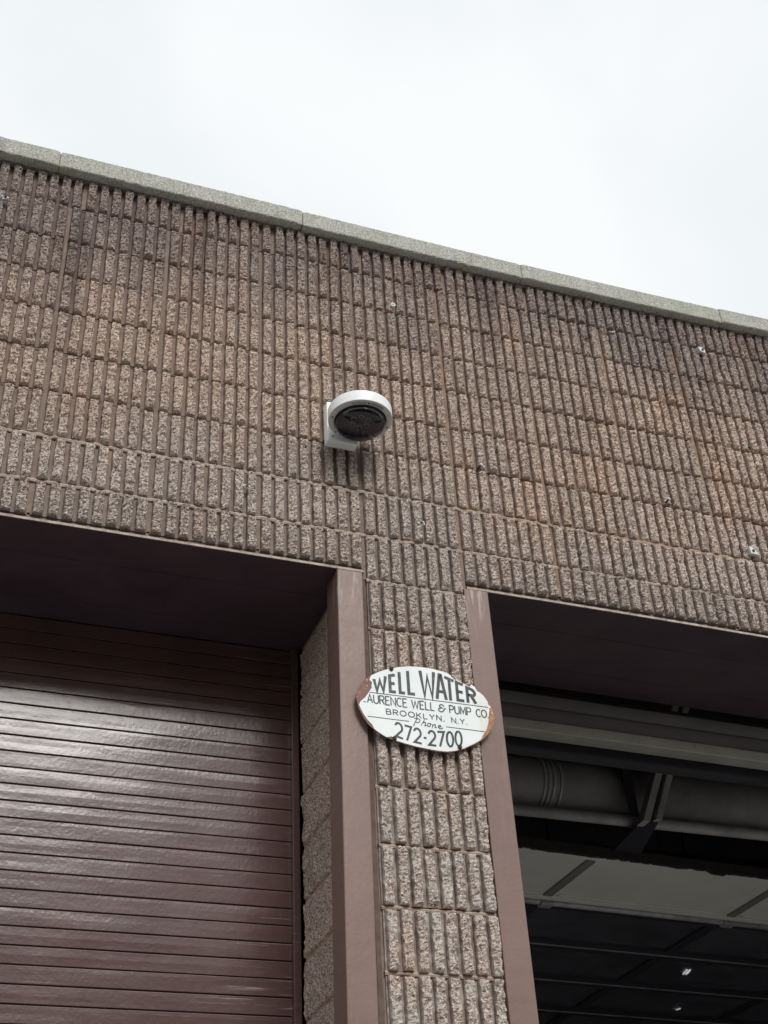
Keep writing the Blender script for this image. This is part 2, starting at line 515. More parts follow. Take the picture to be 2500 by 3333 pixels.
# ------------------------------------------------------------------ ribbed block meshes
def rib_block(seed, ribs=8):
    rnd = random.Random(seed)
    g, ge, depth = 0.0142, 0.0205, 0.0245
    r = (BW - (ribs - 1) * g - ge) / ribs
    cols = []                      # (x, y, rib index or -1, weight)
    cols += [(0.005, 0.032, -1, 0), (0.005, 0.0005, -1, 0), (0.0095, 0.0, -1, 0)]
    x = ge / 2
    for i in range(ribs):
        cols += [(x, -0.0006, -1, 0.0), (x + 0.0010, -depth * 0.50, i, 0.35), (x + 0.0024, -depth * 0.88, i, 0.8)]
        for q in (0.24, 0.38, 0.5, 0.62, 0.76): cols.append((x + r * q, -depth, i, 1.0))
        cols += [(x + r - 0.0024, -depth * 0.88, i, 0.8), (x + r - 0.0010, -depth * 0.50, i, 0.35), (x + r, -0.0006, -1, 0.0)]
        if i < ribs - 1: cols.append((x + r + g / 2, 0.0012, -1, 0))
        x += r + g
    cols += [(BW - 0.0095, 0.0, -1, 0), (BW - 0.005, 0.0005, -1, 0), (BW - 0.005, 0.032, -1, 0)]
    NR = 46
    z0, z1 = 0.0076, BH - 0.0076
    zs = [z0] + [z0 + (z1 - z0) * i / (NR - 1) for i in range(NR)] + [z1]
    chips = [(rnd.randrange(ribs), rnd.uniform(z0, z1), rnd.uniform(0.004, 0.011), rnd.uniform(0.008, 0.022)) for _ in range(7)]
    shx = [rnd.uniform(-0.0013, 0.0013) for _ in range(ribs)]
    endr = {(i, e): rnd.uniform(0.002, 0.012) for i in range(ribs) for e in (0, 1)}
    endz = {(i, e): rnd.uniform(-0.0015, 0.0028) for i in range(ribs) for e in (0, 1)}
    ribd = [rnd.uniform(-0.0025, 0.0025) for _ in range(ribs)]
    S = seed * 13.7
    v, w = [], []
    for ri, z in enumerate(zs):
        for (cx, cy, i, wt) in cols:
            X, Y, Z = cx, cy, z
            if i >= 0:
                eb, et = (z - z0), (z1 - z)
                e = 0 if eb < et else 1
                d = min(eb, et)
                lo = noise.noise(Vector((cx * 26 + S, z * 17, 1.3))) * 0.0085
                mi = noise.noise(Vector((cx * 72 + S, z * 72, 4.1))) * 0.0078
                hi = noise.noise(Vector((cx * 170 + S, z * 170, 9.1))) * 0.0058
                Y += wt * (lo + mi + hi + ribd[i] + rnd.uniform(-0.0016, 0.0016))
                X += shx[i]
                for (ci, cz, cd, cw) in chips:
                    if ci == i and abs(z - cz) < cw: Y += wt * cd * (1 - (abs(z - cz) / cw) ** 2) * (0.4 + 0.6 * abs(noise.noise(Vector((cx * 80, z * 80, S)))) * 2)
                t = max(0.0, 1 - d / 0.013)
                Y += wt * t * t * endr[(i, e)]
                X += (1 - abs(wt - 0.5) * 0.6) * 0.0054 * noise.noise(Vector((i * 7.7 + S + (3 if cx > ge / 2 + i * (r + g) + r / 2 else 0), z * 48, 2.2)))
                t2 = max(0.0, 1 - d / 0.02)
                Z += (1 if e == 0 else -1) * endz[(i, e)] * t2 * wt
                Y = min(Y, -0.002)
            else:
                if 0 < cx: X += 0.0010 * noise.noise(Vector((cx * 90 + S, z * 40, 6.6)))
            if ri in (0, len(zs) - 1): Y = 0.032
            v.append((X, Y, Z))
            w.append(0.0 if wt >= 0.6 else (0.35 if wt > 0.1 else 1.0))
    n = len(cols)
    f = [(a * n + b, a * n + b + 1, (a + 1) * n + b + 1, (a + 1) * n + b) for a in range(len(zs) - 1) for b in range(n - 1)]
    me = mesh('ribbed_block', v, f)
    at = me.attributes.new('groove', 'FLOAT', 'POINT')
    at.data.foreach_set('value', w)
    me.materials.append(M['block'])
    return me
RB = [rib_block(s) for s in range(1, 17)]

def face_block(seed, depth):
    """split faced return block in the door reveal: rough in +-x, lies in y 0..depth"""
    rnd = random.Random(seed)
    S = seed * 5.3
    ny, nz = 60, 34
    v, w = [], []
    y0, y1, z0, z1 = 0.004, depth - 0.004, 0.0055, BH - 0.0055
    ys = [y0] + [y0 + (y1 - y0) * i / (ny - 1) for i in range(ny)] + [y1]
    zs = [z0] + [z0 + (z1 - z0) * i / (nz - 1) for i in range(nz)] + [z1]
    for a, z in enumerate(zs):
        for b, y in enumerate(ys):
            d = min(z - z0, z1 - z, y - y0, y1 - y)
            t = max(0, 1 - d / 0.012)
            x = noise.noise(Vector((y * 14 + S, z * 14, 0))) * 0.006 + noise.noise(Vector((y * 60 + S, z * 60, 3))) * 0.006 + noise.noise(Vector((y * 170 + S, z * 170, 3))) * 0.003 + rnd.uniform(-0.001, 0.001)
            x += t * t * 0.009
            if a in (0, len(zs) - 1) or b in (0, len(ys) - 1): x = 0.035
            v.append((x, y, z))
            w.append(0.0)
    n = len(ys)
    f = [(a * n + b, (a + 1) * n + b, (a + 1) * n + b + 1, a * n + b + 1) for a in range(len(zs) - 1) for b in range(n - 1)]
    me = mesh('return_block', v, f)
    at = me.attributes.new('groove', 'FLOAT', 'POINT')
    at.data.foreach_set('value', w)
    me.materials.append(M['block'])
    return me
REV_Y0, REV_Y1 = 0.118, 0.575
FB = [face_block(40 + s, REV_Y1 - REV_Y0) for s in range(5)]

# ------------------------------------------------------------------ ground
def struct(o):
    o['kind'] = 'structure'
    return o
struct(link('road', mesh('road', [(-300, -300, GROUND - 0.135), (300, -300, GROUND - 0.135), (300, -5.2, GROUND - 0.135), (-300, -5.2, GROUND - 0.135)], [(0, 1, 2, 3)]), 'asphalt'))
struct(box('pavement', -300, 300, -5.0, 12, GROUND - 0.5, GROUND, 'pavement'))
struct(box('kerb', -300, 300, -5.18, -5.002, GROUND - 0.5, GROUND - 0.004, 'pavement', None, 0.02))

# unseen terrace added across the street to block low sky: it shades the bays and shows in glossy paint
ob = thing('sky_blocking_building', 'low brick building across the street, unseen, added to shade the bays', 'building', (0, -19, GROUND - 0.13))
box('wall', -45, 45, -27, -19, GROUND - 0.13, GROUND + 8.2, 'brick', ob)
box('parapet', -45.1, 45.1, -19.25, -18.9, GROUND + 8.202, GROUND + 8.5, 'coping', ob)
for wx in range(-42, 43, 6):
    for wz in (1.2, 4.9):
        wn = box('window', wx - 0.9, wx + 0.9, -19.02, -18.96, GROUND + wz, GROUND + wz + 1.9, 'darkframe', ob)
        box('sill', wx - 1.0, wx + 1.0, -19.0, -18.85, GROUND + wz - 0.15, GROUND + wz - 0.002, 'coping', wn)

# ------------------------------------------------------------------ building
bld = thing('warehouse_building', 'brown ribbed concrete block warehouse front with two loading bays', 'building', (0.2, 0.0, GROUND))
XL, XR = kx(K0) - 0.05, kx(K1 + 1) + 0.05
upper = box('upper_wall', XL, XR, 0.006, 0.60, 0.046, 1.788, 'mortar', bld)

def place_block(me, x, z, sx, sz, parent, name='block'):
    o = bpy.data.objects.new(name, me)
    COL.objects.link(o)
    child(o, parent)
    o.location = (x + random.uniform(-0.0012, 0.0012), random.uniform(-0.0025, 0.0025), z + random.uniform(-0.0012, 0.0012))
    o.scale = (sx, 1, sz)
    o.rotation_euler = (random.uniform(-0.004, 0.004), random.uniform(-0.0025, 0.0025), random.uniform(-0.004, 0.004))
    return o
pick = [0]
def nextmesh():
    pick[0] = (pick[0] + random.choice((1, 2, 3, 4))) % len(RB)
    return RB[pick[0]]
LINT = 0.059                        # bottom of the block courses above the bays
for j in range(0, 9):
    for k in range(K0, K1 + 1):
        x0, x1 = kx(k), kx(k + 1)
        if j == 8: x0 += 0.0508; x1 += 0.0508
        xm = (x0 + x1) / 2
        pier_col = k in (K0, 0, K1)
        za = BH * j + ZJ.get(j, 0)
        zb = BH * (j + 1) + ZJ.get(j + 1, 0)
        if j == 0 and not pier_col: za = LINT - 0.006
        if j == 8: zb = ZTOP + 0.012
        za, zb = warp(xm, za), warp(xm, zb)
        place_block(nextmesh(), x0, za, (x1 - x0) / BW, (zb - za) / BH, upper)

def ragged_strip(name, pts_x, zf, y_face, hh, mat, parent, seed, rough=0.004, back=0.04):
    """a mortar bed with an uneven hand-struck face, along x"""
    rnd = random.Random(seed)
    v, f = [], []
    for i, x in enumerate(pts_x):
        z = zf(x)
        y = y_face + noise.noise(Vector((x * 30, seed * 3.1, 0))) * rough * 1.6 + rnd.uniform(-rough, rough) * 0.4
        h1 = hh * (0.8 + 0.5 * noise.noise(Vector((x * 22, seed, 5))))
        h2 = hh * (0.8 + 0.5 * noise.noise(Vector((x * 22, seed, 9))))
        v += [(x, back, z - h2), (x, y + 0.003, z - h2), (x, y, z), (x, y + 0.003, z + h1), (x, back, z + h1)]
    for i in range(len(pts_x) - 1):
        a = i * 5
        for q in range(4): f.append((a + q, a + 5 + q, a + 6 + q, a + 1 + q))
    return link(name, mesh(name, v, f), mat, parent)
def frange(a, b, s):
    n = max(2, int((b - a) / s))
    return [a + (b - a) * i / n for i in range(n + 1)]
for j, y, m in ((1, -0.0085, 'mortar_tan'), (2, -0.0090, 'mortar_tan')):
    split = 0.43
    ragged_strip('mortar_bed', frange(XL + 0.02, split, 0.009), lambda x, j=j: warp(x, BH * j + ZJ.get(j, 0)), y, 0.0080, m, upper, j)
    ragged_strip('mortar_bed', frange(split, XR - 0.02, 0.009), lambda x, j=j: warp(x, BH * j + ZJ.get(j, 0)), y, 0.0080, 'mortar_orange' if j == 2 else m, upper, j + 20)
for j in range(3, 9):
    ragged_strip('mortar_bed', frange(XL + 0.02, XR - 0.02, 0.03), lambda x, j=j: warp(x, BH * j + ZJ.get(j, 0)), -0.0005, 0.0062, 'mortar', upper, j)
def head_joint(x0, za, zb, y_face, mat, parent, seed):
    v, f = [], []
    zs_ = frange(za, zb, 0.02)
    for z in zs_:
        x = x0
        zz = warp(x, z)
        o = noise.noise(Vector((seed * 4.7, z * 14, 0))) * 0.003
        v += [(x - 0.0085, 0.03, zz), (x - 0.0075 + o * 0.4, y_face + o + 0.002, zz), (x + 0.0075 + o * 0.4, y_face + o, zz), (x + 0.0085, 0.03, zz)]
    for i in range(len(zs_) - 1):
        a = i * 4
        for q in range(3): f.append((a + q, a + q + 1, a + q + 5, a + q + 4))
    return link('head_joint', mesh('head_joint', v, f), mat, parent)
for k in range(K0 + 1, K1 + 1):
    mt = 'mortar_rust' if k in (1, 2, 3, 4, 6, 7) else 'mortar'
    zlow = 0.005 if k in (0, 1, K1) else LINT + 0.006
    head_joint(kx(k), zlow, BH * 8 - 0.006, -0.0035 if mt == 'mortar_rust' else -0.001, mt, upper, k)
    head_joint(kx(k) + 0.0508, BH * 8 + 0.003, ZTOP - 0.004, -0.002, 'mortar_rust' if k in (0, 2, 5) else 'mortar', upper, k + 50)

# parapet coping: separate precast stones
cj = [-3.41, -2.352, -1.29, -0.231, 0.838, 1.928, 3.02, 4.11, XR + 0.05]
cdz = [0, 0.003, 0.001, -0.004, 0.0, 0.006, 0.012, 0.01]
for i in range(len(cj) - 1):
    a, b = cj[i] + 0.0025, cj[i + 1] - 0.0025
    bm = bmesh.new()
    N_ = 60
    rnd = random.Random(i)
    prof = [(-0.062, 0.0), (-0.0655, 0.004), (-0.066, 0.086), (-0.062, 0.0915), (0.30, 0.10), (0.30, 0.0), (-0.012, 0.0), (-0.012, 0.006), (-0.024, 0.006), (-0.024, 0.0)]
    rows = []
    for s in range(N_ + 1):
        x = a + (b - a) * s / N_
        base = warp(x, ZTOP) + cdz[i]
        row = []
        for q, (y, z) in enumerate(prof):
            dy = dz = 0
            if q < 4:
                dy = noise.noise(Vector((x * 40, i * 3, q * 0.4))) * 0.0018
                dz = noise.noise(Vector((x * 55, i * 3 + 9, q * 5))) * 0.0036
                if s in (0, N_): dy += 0.004
            row.append(bm.verts.new((x, y + dy, base + z + dz)))
        rows.append(row)
    n = len(prof)
    for s in range(N_):
        for q in range(n): bm.faces.new((rows[s][q], rows[s + 1][q], rows[s + 1][(q + 1) % n], rows[s][(q + 1) % n]))
    bm.faces.new(rows[0]); bm.faces.new(rows[-1][::-1])
    link('coping_stone', from_bm('coping_stone', bm), 'coping', bld)

for x in cj[1:-1]:
    zc = warp(x, ZTOP)
    box('coping_joint', x - 0.006, x + 0.006, -0.0585, 0.29, zc + 0.004, zc + 0.082, 'mortar', bld)

# steel lintels
def lintel(x0, x1):
    xs = frange(x0, x1, 0.1)
    def strip(name, ya, yb, za, zb, mat, rough=0.0):
        v, f = [], []
        for x in xs:
            a, b = warp(x, za), warp(x, zb)
            d = noise.noise(Vector((x * 9, 3, 1))) * rough
            v += [(x, ya + d, a), (x, yb, a), (x, yb, b), (x, ya + d, b)]
        n = len(xs)
        for i in range(n - 1):
            for q in range(4): f.append((i * 4 + q, i * 4 + (q + 1) % 4, i * 4 + 4 + (q + 1) % 4, i * 4 + 4 + q))
        f += [(3, 2, 1, 0), ((n - 1) * 4, (n - 1) * 4 + 1, (n - 1) * 4 + 2, (n - 1) * 4 + 3)]
        return link(name, mesh(name, v, f), mat, bld)
    p = strip('lintel_plate', -0.010, 0.62, 0.0285, 0.0400, 'soffit')
    e = strip('worn_edge', -0.0140, -0.0105, 0.0270, 0.0355, 'worn', 0.0012)
    e.parent = p
    for yy in (0.19, 0.47):
        w = strip('weld_seam', yy, yy + 0.005, 0.0268, 0.0284, 'soffit', 0.0)
        w.parent = p
lintel(kx(K0 + 1) - 0.0, -0.004)
lintel(0.410, kx(K1))

# piers
def pier(k, jambs):
    x0, x1 = kx(k), kx(k + 1)
    xa, xb = x0 - (0.060 if 'L' in jambs else 0), x1 + (0.060 if 'R' in jambs else 0)
    p = box('pier', xa, xb, 0.008, 0.578, GROUND, 0.026, 'mortar', bld)
    nrow = 21
    for j in range(-nrow, 0):
        za, zb = BH * j, BH * (j + 1)
        if zb < GROUND: continue
        place_block(nextmesh(), x0 + 0.002, za, 0.99, 1, p)
        if 'L' in jambs:
            o = bpy.data.objects.new('return_block', FB[(j * 3) % len(FB)])
            COL.objects.link(o)
            child(o, p)
            o.location = (x0 - 0.074 + random.uniform(-0.002, 0.002), REV_Y0, za)
        if k == 0 or j > -12:
            y = -0.0045 if j > -7 else -0.0075
            ragged_strip('mortar_bed', frange(x0 + 0.004, x1 - 0.004, 0.008), lambda x, z=za: z, y, 0.0072, 'mortar_pier', p, j + 60, 0.005)
            if 'L' in jambs:
                v = [(x0 - 0.0655 + noise.noise(Vector((y_ * 25, j, 0))) * 0.004, y_, za + s * 0.007) for y_ in frange(REV_Y0 + 0.002, REV_Y1 - 0.002, 0.012) for s in (-1, 1)]
                f = [(i, i + 1, i + 3, i + 2) for i in range(0, len(v) - 2, 2)]
                link('mortar_bed', mesh('mortar_bed', v, f), 'mortar_orange' if j < -4 else 'mortar_tan', p)
    return p
pc = pier(0, 'LR')
pl = pier(K0, 'R')
pr = pier(K1, 'L')
ragged = None
# top mortar bed between lintel course and pier
ragged_strip('mortar_bed', frange(0.006, BW - 0.006, 0.008), lambda x: 0.0, -0.0075, 0.0075, 'mortar_tan', pc, 77, 0.004)
# jamb posts: steel channel either side of each bay
def jamb(xt, xb, w, parent, ztop=0.0260):
    """xt/xb: left edge at top / 1.6 m lower; slight lean as built"""
    bm = bmesh.new()
    bm_box(bm, 0, w, -0.0155, 0.112, GROUND, ztop, 0.004)
    for v in bm.verts: v.co.x += xt + (xb - xt) * (ztop - v.co.z) / 1.6
    return link('door_jamb', from_bm('door_jamb', bm), 'jamb', parent)
jamb(-0.1095, -0.1255, 0.0985, bld)
jamb(0.3955, 0.4030, 0.0995, bld)
jamb(kx(K0 + 1) + 0.012, kx(K0 + 1) + 0.012, 0.099, bld)
jamb(kx(K1) - 0.111, kx(K1) - 0.111, 0.099, bld)
# perished filler strips between masonry and jamb
def filler(xt, xb, seed, mat):
    v, f = [], []
    zs_ = frange(-4.1, 0.02, 0.03)
    for z in zs_:
        x = xt + (xb - xt) * (0.02 - z) / 1.6
        o = noise.noise(Vector((seed, z * 9, 0))) * 0.003
        v += [(x - 0.008, 0.002 + o, z), (x + 0.008 + o, 0.0 - o, z)]
    for i in range(len(zs_) - 1): f.append((i * 2, i * 2 + 1, i * 2 + 3, i * 2 + 2))
    return link('joint_filler', mesh('joint_filler', v, f), mat, bld)
filler(-0.003, -0.012, 1.5, 'caulk')
filler(0.4000, 0.4040, 4.5, 'caulk')

# shell of the building behind the facade
box('side_wall', XL, XL + 0.2, 0.602, 9.0, GROUND, 1.70, 'room', bld)
box('side_wall', XR + 1.2, XR + 1.4, 0.602, 9.0, GROUND, 1.70, 'room', bld)
box('front_return', XR + 0.002, XR + 1.4, 0.30, 0.60, GROUND, 1.70, 'room', bld)
box('rear_wall', XL, XR + 1.4, 9.002, 9.2, GROUND, 1.70, 'room', bld)
box('party_wall', 0.10, 0.30, 0.64, 9.0, GROUND, 1.698, 'room', bld)
roof = box('roof_deck', XL, XR + 1.4, 0.602, 9.2, 1.702, 1.78, 'room', bld)
for i in range(7):
    y = 1.4 + i * 1.15
    box('roof_beam', 0.302, XR + 1.19, y, y + 0.14, 1.40, 1.70, 'room', roof)

# ------------------------------------------------------------------ left roller shutter (closed)
sh = thing('roller_shutter', 'closed glossy brown roller shutter in the left loading bay', 'shutter', (-1.6, 0.61, GROUND))
SY = 0.610
PITCH = 0.0617
XS0, XS1 = kx(K0 + 1) + 0.09, -0.088
def slat_mesh(seed):
    rnd = random.Random(seed)
    prof = [(0.012, 0.0), (0.0016, -0.0003), (0.0003, -0.0014), (0.0, -0.0022), (-0.00005, -0.012), (-0.0001, -0.028), (-0.00005, -0.044), (0.0, -0.0558), (0.0003, -0.0566), (0.0020, -0.0576), (0.0095, -0.0580), (0.0105, -PITCH)]
    v, f = [], []
    xs = frange(XS0, XS1, 0.04)
    for x in xs:
        for (y, z) in prof:
            dy = noise.noise(Vector((x * 1.7 + seed * 9, z * 30, seed))) * 0.0007 + noise.noise(Vector((x * 5.5 + seed * 3, z * 12, seed + 4))) * 0.00045
            dz = noise.noise(Vector((x * 1.1 + seed * 5, 2, seed))) * 0.0006
            v.append((x, y + dy, z + dz))
    n = len(prof)
    for i in range(len(xs) - 1):
        for q in range(n - 1): f.append((i * n + q, i * n + q + 1, (i + 1) * n + q + 1, (i + 1) * n + q))
    me = mesh('slat', v, f, False)
    me.materials.append(M['slat'])
    me.materials.append(M['slat_edge'])
    for p in me.polygons:
        if p.index % (n - 1) in (1, 2): p.material_index = 1
    return me
SL = [slat_mesh(s) for s in range(6)]
z = 0.0215
i = 0
while z > GROUND + 0.03:
    o = bpy.data.objects.new('slat', SL[(i * 5 + i // 4) % 6])
    COL.objects.link(o)
    child(o, sh)
    o.location = (0, SY + random.uniform(-0.0008, 0.0008), z)
    o.rotation_euler = (R(random.uniform(-0.35, 0.35)), 0, 0)
    z -= PITCH
    i += 1
bm = bmesh.new(); bm_box(bm, -0.1065, -0.078, 0.5800, 0.640, GROUND, 0.026, 0.003)
link('guide_rail', from_bm('guide_rail', bm), 'slat', sh)
bm = bmesh.new(); bm_box(bm, XS0 - 0.02, XS0 + 0.014, 0.5800, 0.640, GROUND, 0.026, 0.003)
link('guide_rail', from_bm('guide_rail', bm), 'slat', sh)
box('bottom_rail', XS0, XS1, 0.60, 0.625, GROUND + 0.002, GROUND + 0.06, 'slat', sh, 0.003)

# ------------------------------------------------------------------ right roller shutter (raised, only its foot shows)
rs = thing('raised_roller_shutter', 'raised grey roller shutter curtain at the top of the right loading bay', 'shutter', (2.4, 0.63, -0.2))
RX0, RX1 = 0.47, kx(K1) - 0.05
def tilt(x, z): return z - 0.0150 * (x - 1.0)
def rail(name, prof, mat, parent, xs=None):
    v, f = [], []
    xs = xs or frange(RX0, RX1, 0.15)
    for x in xs:
        for (y, z) in prof: v.append((x, y, tilt(x, z)))
    n = len(prof)
    for i in range(len(xs) - 1):
        for q in range(n - 1): f.append((i * n + q, i * n + q + 1, (i + 1) * n + q + 1, (i + 1) * n + q))
    return link(name, mesh(name, v, f), mat, parent)
rail('coil_cover', [(0.70, 0.030), (0.66, 0.024), (0.655, -0.001), (0.66, -0.004)], 'darkframe', rs)
rail('slat', [(0.655, 0.0), (0.640, -0.002), (0.632, -0.012), (0.6300, -0.030), (0.631, -0.048), (0.634, -0.0645), (0.642, -0.0660)], 'greyslat', rs)
rail('slat', [(0.650, -0.0675), (0.636, -0.0690), (0.6315, -0.080), (0.630, -0.100), (0.6315, -0.128), (0.634, -0.1395), (0.645, -0.141)], 'greyslat', rs)
bb = rail('bottom_bar', [(0.640, -0.1425), (0.6200, -0.1435), (0.6180, -0.1460), (0.6180, -0.1880), (0.6205, -0.1910), (0.690, -0.1925), (0.690, -0.150)], 'bar', rs)
for q in range(6):
    x = 0.60 + q * 0.574
    tube('rivet', (x, 0.6185, tilt(x, -0.164)), (x, 0.6135, tilt(x, -0.164)), 0.0075, 'bar', bb, 12)
rail('weather_strip', [(0.69, -0.150), (0.70, -0.160), (0.72, -0.160), (0.72, -0.235), (0.70, -0.245), (0.74, -0.25)], 'darkframe', rs)

# ------------------------------------------------------------------ things inside the right bay
du = thing('round_duct', 'fat round grey duct running across behind the raised shutter', 'duct', (2.4, 1.62, -0.05))
DY, DZ, DR = 1.66, 0.078, 0.132
tube('duct_run', (0.42, DY, DZ + 0.006), (2.14, DY, DZ), DR, 'duct', du, 40)
tube('duct_run', (2.15, DY, DZ), (5.2, DY, DZ - 0.012), DR * 1.02, 'duct', du, 40)
for x in (1.485, 1.51, 1.535, 1.575, 2.14):
    tube('clamp_band', (x, DY, DZ + 0.002), (x + 0.012, DY, DZ + 0.002), DR + 0.006, 'galv' if x < 2 else 'pipe', du, 40)
st_ = thing('duct_elbow', 'short round duct stub up in the corner beside the jamb', 'duct', (1.3, 1.5, 0.2))
tube('stub', (1.16, 1.50, 0.205), (1.36, 1.50, 0.215), 0.055, 'duct', st_, 24)
tube('stub_collar', (1.355, 1.50, 0.2148), (1.372, 1.50, 0.2155), 0.060, 'duct', st_, 24)
tube('stub_rise', (1.39, 1.51, 0.215), (1.52, 1.70, 0.46), 0.055, 'duct', st_, 24)
pp = thing('steel_pipe', 'long pale grey pipe running below the fat duct', 'pipe', (2.4, 1.60, -0.1))
tube('pipe_run', (0.42, 1.60, -0.094), (5.2, 1.60, -0.100), 0.0290, 'pipe', pp, 24)
for x in (1.98, 3.4):
    tube('coupling', (x, 1.60, -0.096), (x + 0.07, 1.60, -0.096), 0.034, 'pipe', pp, 24)
hb = thing('flat_hanger', 'dark upright flat steel hanger in front of the duct', 'bracket', (1.93, 1.46, -0.12))
box('strap', 1.905, 1.955, 1.475, 1.487, -0.125, 0.60, 'darkframe', hb, 0.002)
ang = thing('slanted_bracket', 'slanted double flanged steel bracket crossing the duct and pipe', 'bracket', (1.98, 1.45, -0.18))
def slant(name, xo, w, y0, y1, za, zb, mat):
    bm = bmesh.new()
    bm_box(bm, 0, w, y0, y1, za, zb, 0.003)
    for v in bm.verts: v.co.x += 1.925 + xo + (v.co.z + 0.18) * 0.455
    link(name, from_bm(name, bm), mat, ang)
slant('flange', 0.0, 0.040, 1.40, 1.47, -0.18, 0.70, 'pipe')
slant('flange', 0.066, 0.036, 1.40, 1.47, -0.165, 0.70, 'pipe')
slant('web', 0.040, 0.026, 1.44, 1.45, -0.17, 0.70, 'darkframe')
link('gusset', mesh('gusset', [(1.925, 1.43, -0.18), (2.03, 1.43, -0.165), (2.16, 1.85, -0.165), (1.99, 1.83, -0.165), (1.925, 1.44, -0.172), (2.03, 1.44, -0.157), (2.16, 1.86, -0.155), (1.99, 1.84, -0.155)],
     [(0, 1, 2, 3), (7, 6, 5, 4), (0, 4, 5, 1), (1, 5, 6, 2), (2, 6, 7, 3), (3, 7, 4, 0)]), 'darkframe', ang)

# overhead sectional door parked flat under the ceiling
sd = thing('sectional_door', 'overhead sectional door lying open under the ceiling, cream front panel with torn seal', 'door', (3.0, 3.0, -0.2))
ZP = -0.20
def sk(x, y): return y + 0.075 * (x - 2.3)       # the door hangs a little askew in its tracks
def slab(name, x0, x1, ya, yb, za, zb, mat, parent, bev=0.0):
    bm = bmesh.new()
    bm_box(bm, x0, x1, ya, yb, za, zb, bev)
    for v in bm.verts: v.co.y = sk(v.co.x, v.co.y)
    return link(name, from_bm(name, bm), mat, parent)
X0D, X1D = 0.72, 5.5
STX = [0.72, 1.885, 3.105, 4.32, 5.5]
s0 = slab('section', X0D, X1D, 1.86, 2.475, ZP, ZP + 0.045, 'panel', sd)
for x in STX[1:4]: slab('stile', x - 0.028, x + 0.028, 1.915, 2.44, ZP - 0.010, ZP - 0.001, 'stile', s0, 0.002)
slab('front_edge', X0D, X1D, 1.858, 1.905, ZP - 0.006, ZP - 0.0005, 'panel', s0, 0.002)
slab('hinge_edge', X0D, X1D, 2.428, 2.474, ZP - 0.014, ZP - 0.0005, 'panel', s0, 0.003)
for a, b in zip(STX, STX[1:]): slab('panel_lip', a + 0.06, b - 0.05, 2.40, 2.424, ZP - 0.008, ZP - 0.0007, 'panel', s0, 0.002)
# torn rubber seal along the leading edge
rnd = random.Random(3)
v, f = [], []
xs = frange(X0D, X1D, 0.02)
for x in xs:
    t = 0.003 + 0.007 * max(0, noise.noise(Vector((x * 9, 0, 0)))) + rnd.uniform(0, 0.002) + (0.012 if 2.58 < x < 2.70 else 0)
    yy = sk(x, 1.852) + 0.006 * noise.noise(Vector((x * 14, 3, 0)))
    v += [(x, yy, ZP + 0.05), (x, yy - 0.004, ZP - t), (x, yy + 0.012, ZP - t - 0.003), (x, yy + 0.02, ZP - 0.002)]
for i in range(len(xs) - 1):
    for q in range(3): f.append((i * 4 + q, i * 4 + q + 1, i * 4 + 5 + q, i * 4 + 4 + q))
link('rubber_seal', mesh('rubber_seal', v, f), 'rubber', sd)
# hinge rail and couplings between first and second section
bm = bmesh.new()
bm_tube(bm, (X0D, sk(X0D, 2.515), ZP - 0.005), (X1D, sk(X1D, 2.515), ZP - 0.005), 0.022, 16)
hr = link('hinge_rail', from_bm('hinge_rail', bm, True), 'galv', sd)
for x in STX[1:4]:
    bm = bmesh.new()
    bm_box(bm, x - 0.01, x + 0.07, 2.485, 2.545, ZP - 0.034, ZP - 0.004, 0.006)
    for q in bm.verts: q.co.y = sk(q.co.x, q.co.y)
    link('hinge', from_bm('hinge', bm), 'galv', hr)
ya = 2.55
for s in range(4):
    yb = ya + 0.63
    sec = slab('section', X0D, X1D, ya, ya + 0.07, ZP - 0.004, ZP + 0.045, 'darkframe', sd, 0.003)
    slab('section_rail', X0D, X1D, yb - 0.075, yb - 0.006, ZP - 0.004, ZP + 0.045, 'darkframe', sec, 0.003)
    for x in STX: slab('stile', x - 0.04, x + 0.04, ya + 0.071, yb - 0.076, ZP - 0.003, ZP + 0.044, 'darkframe', sec, 0.003)
    slab('edge_trim', X0D, X1D, yb - 0.016, yb - 0.007, ZP - 0.012, ZP - 0.0045, 'galv', sec, 0.001)
    for a, b in zip(STX, STX[1:]): slab('pane', a + 0.041, b - 0.041, ya + 0.071, yb - 0.076, ZP + 0.012, ZP + 0.018, 'pane', sec)
    ya = yb + 0.004
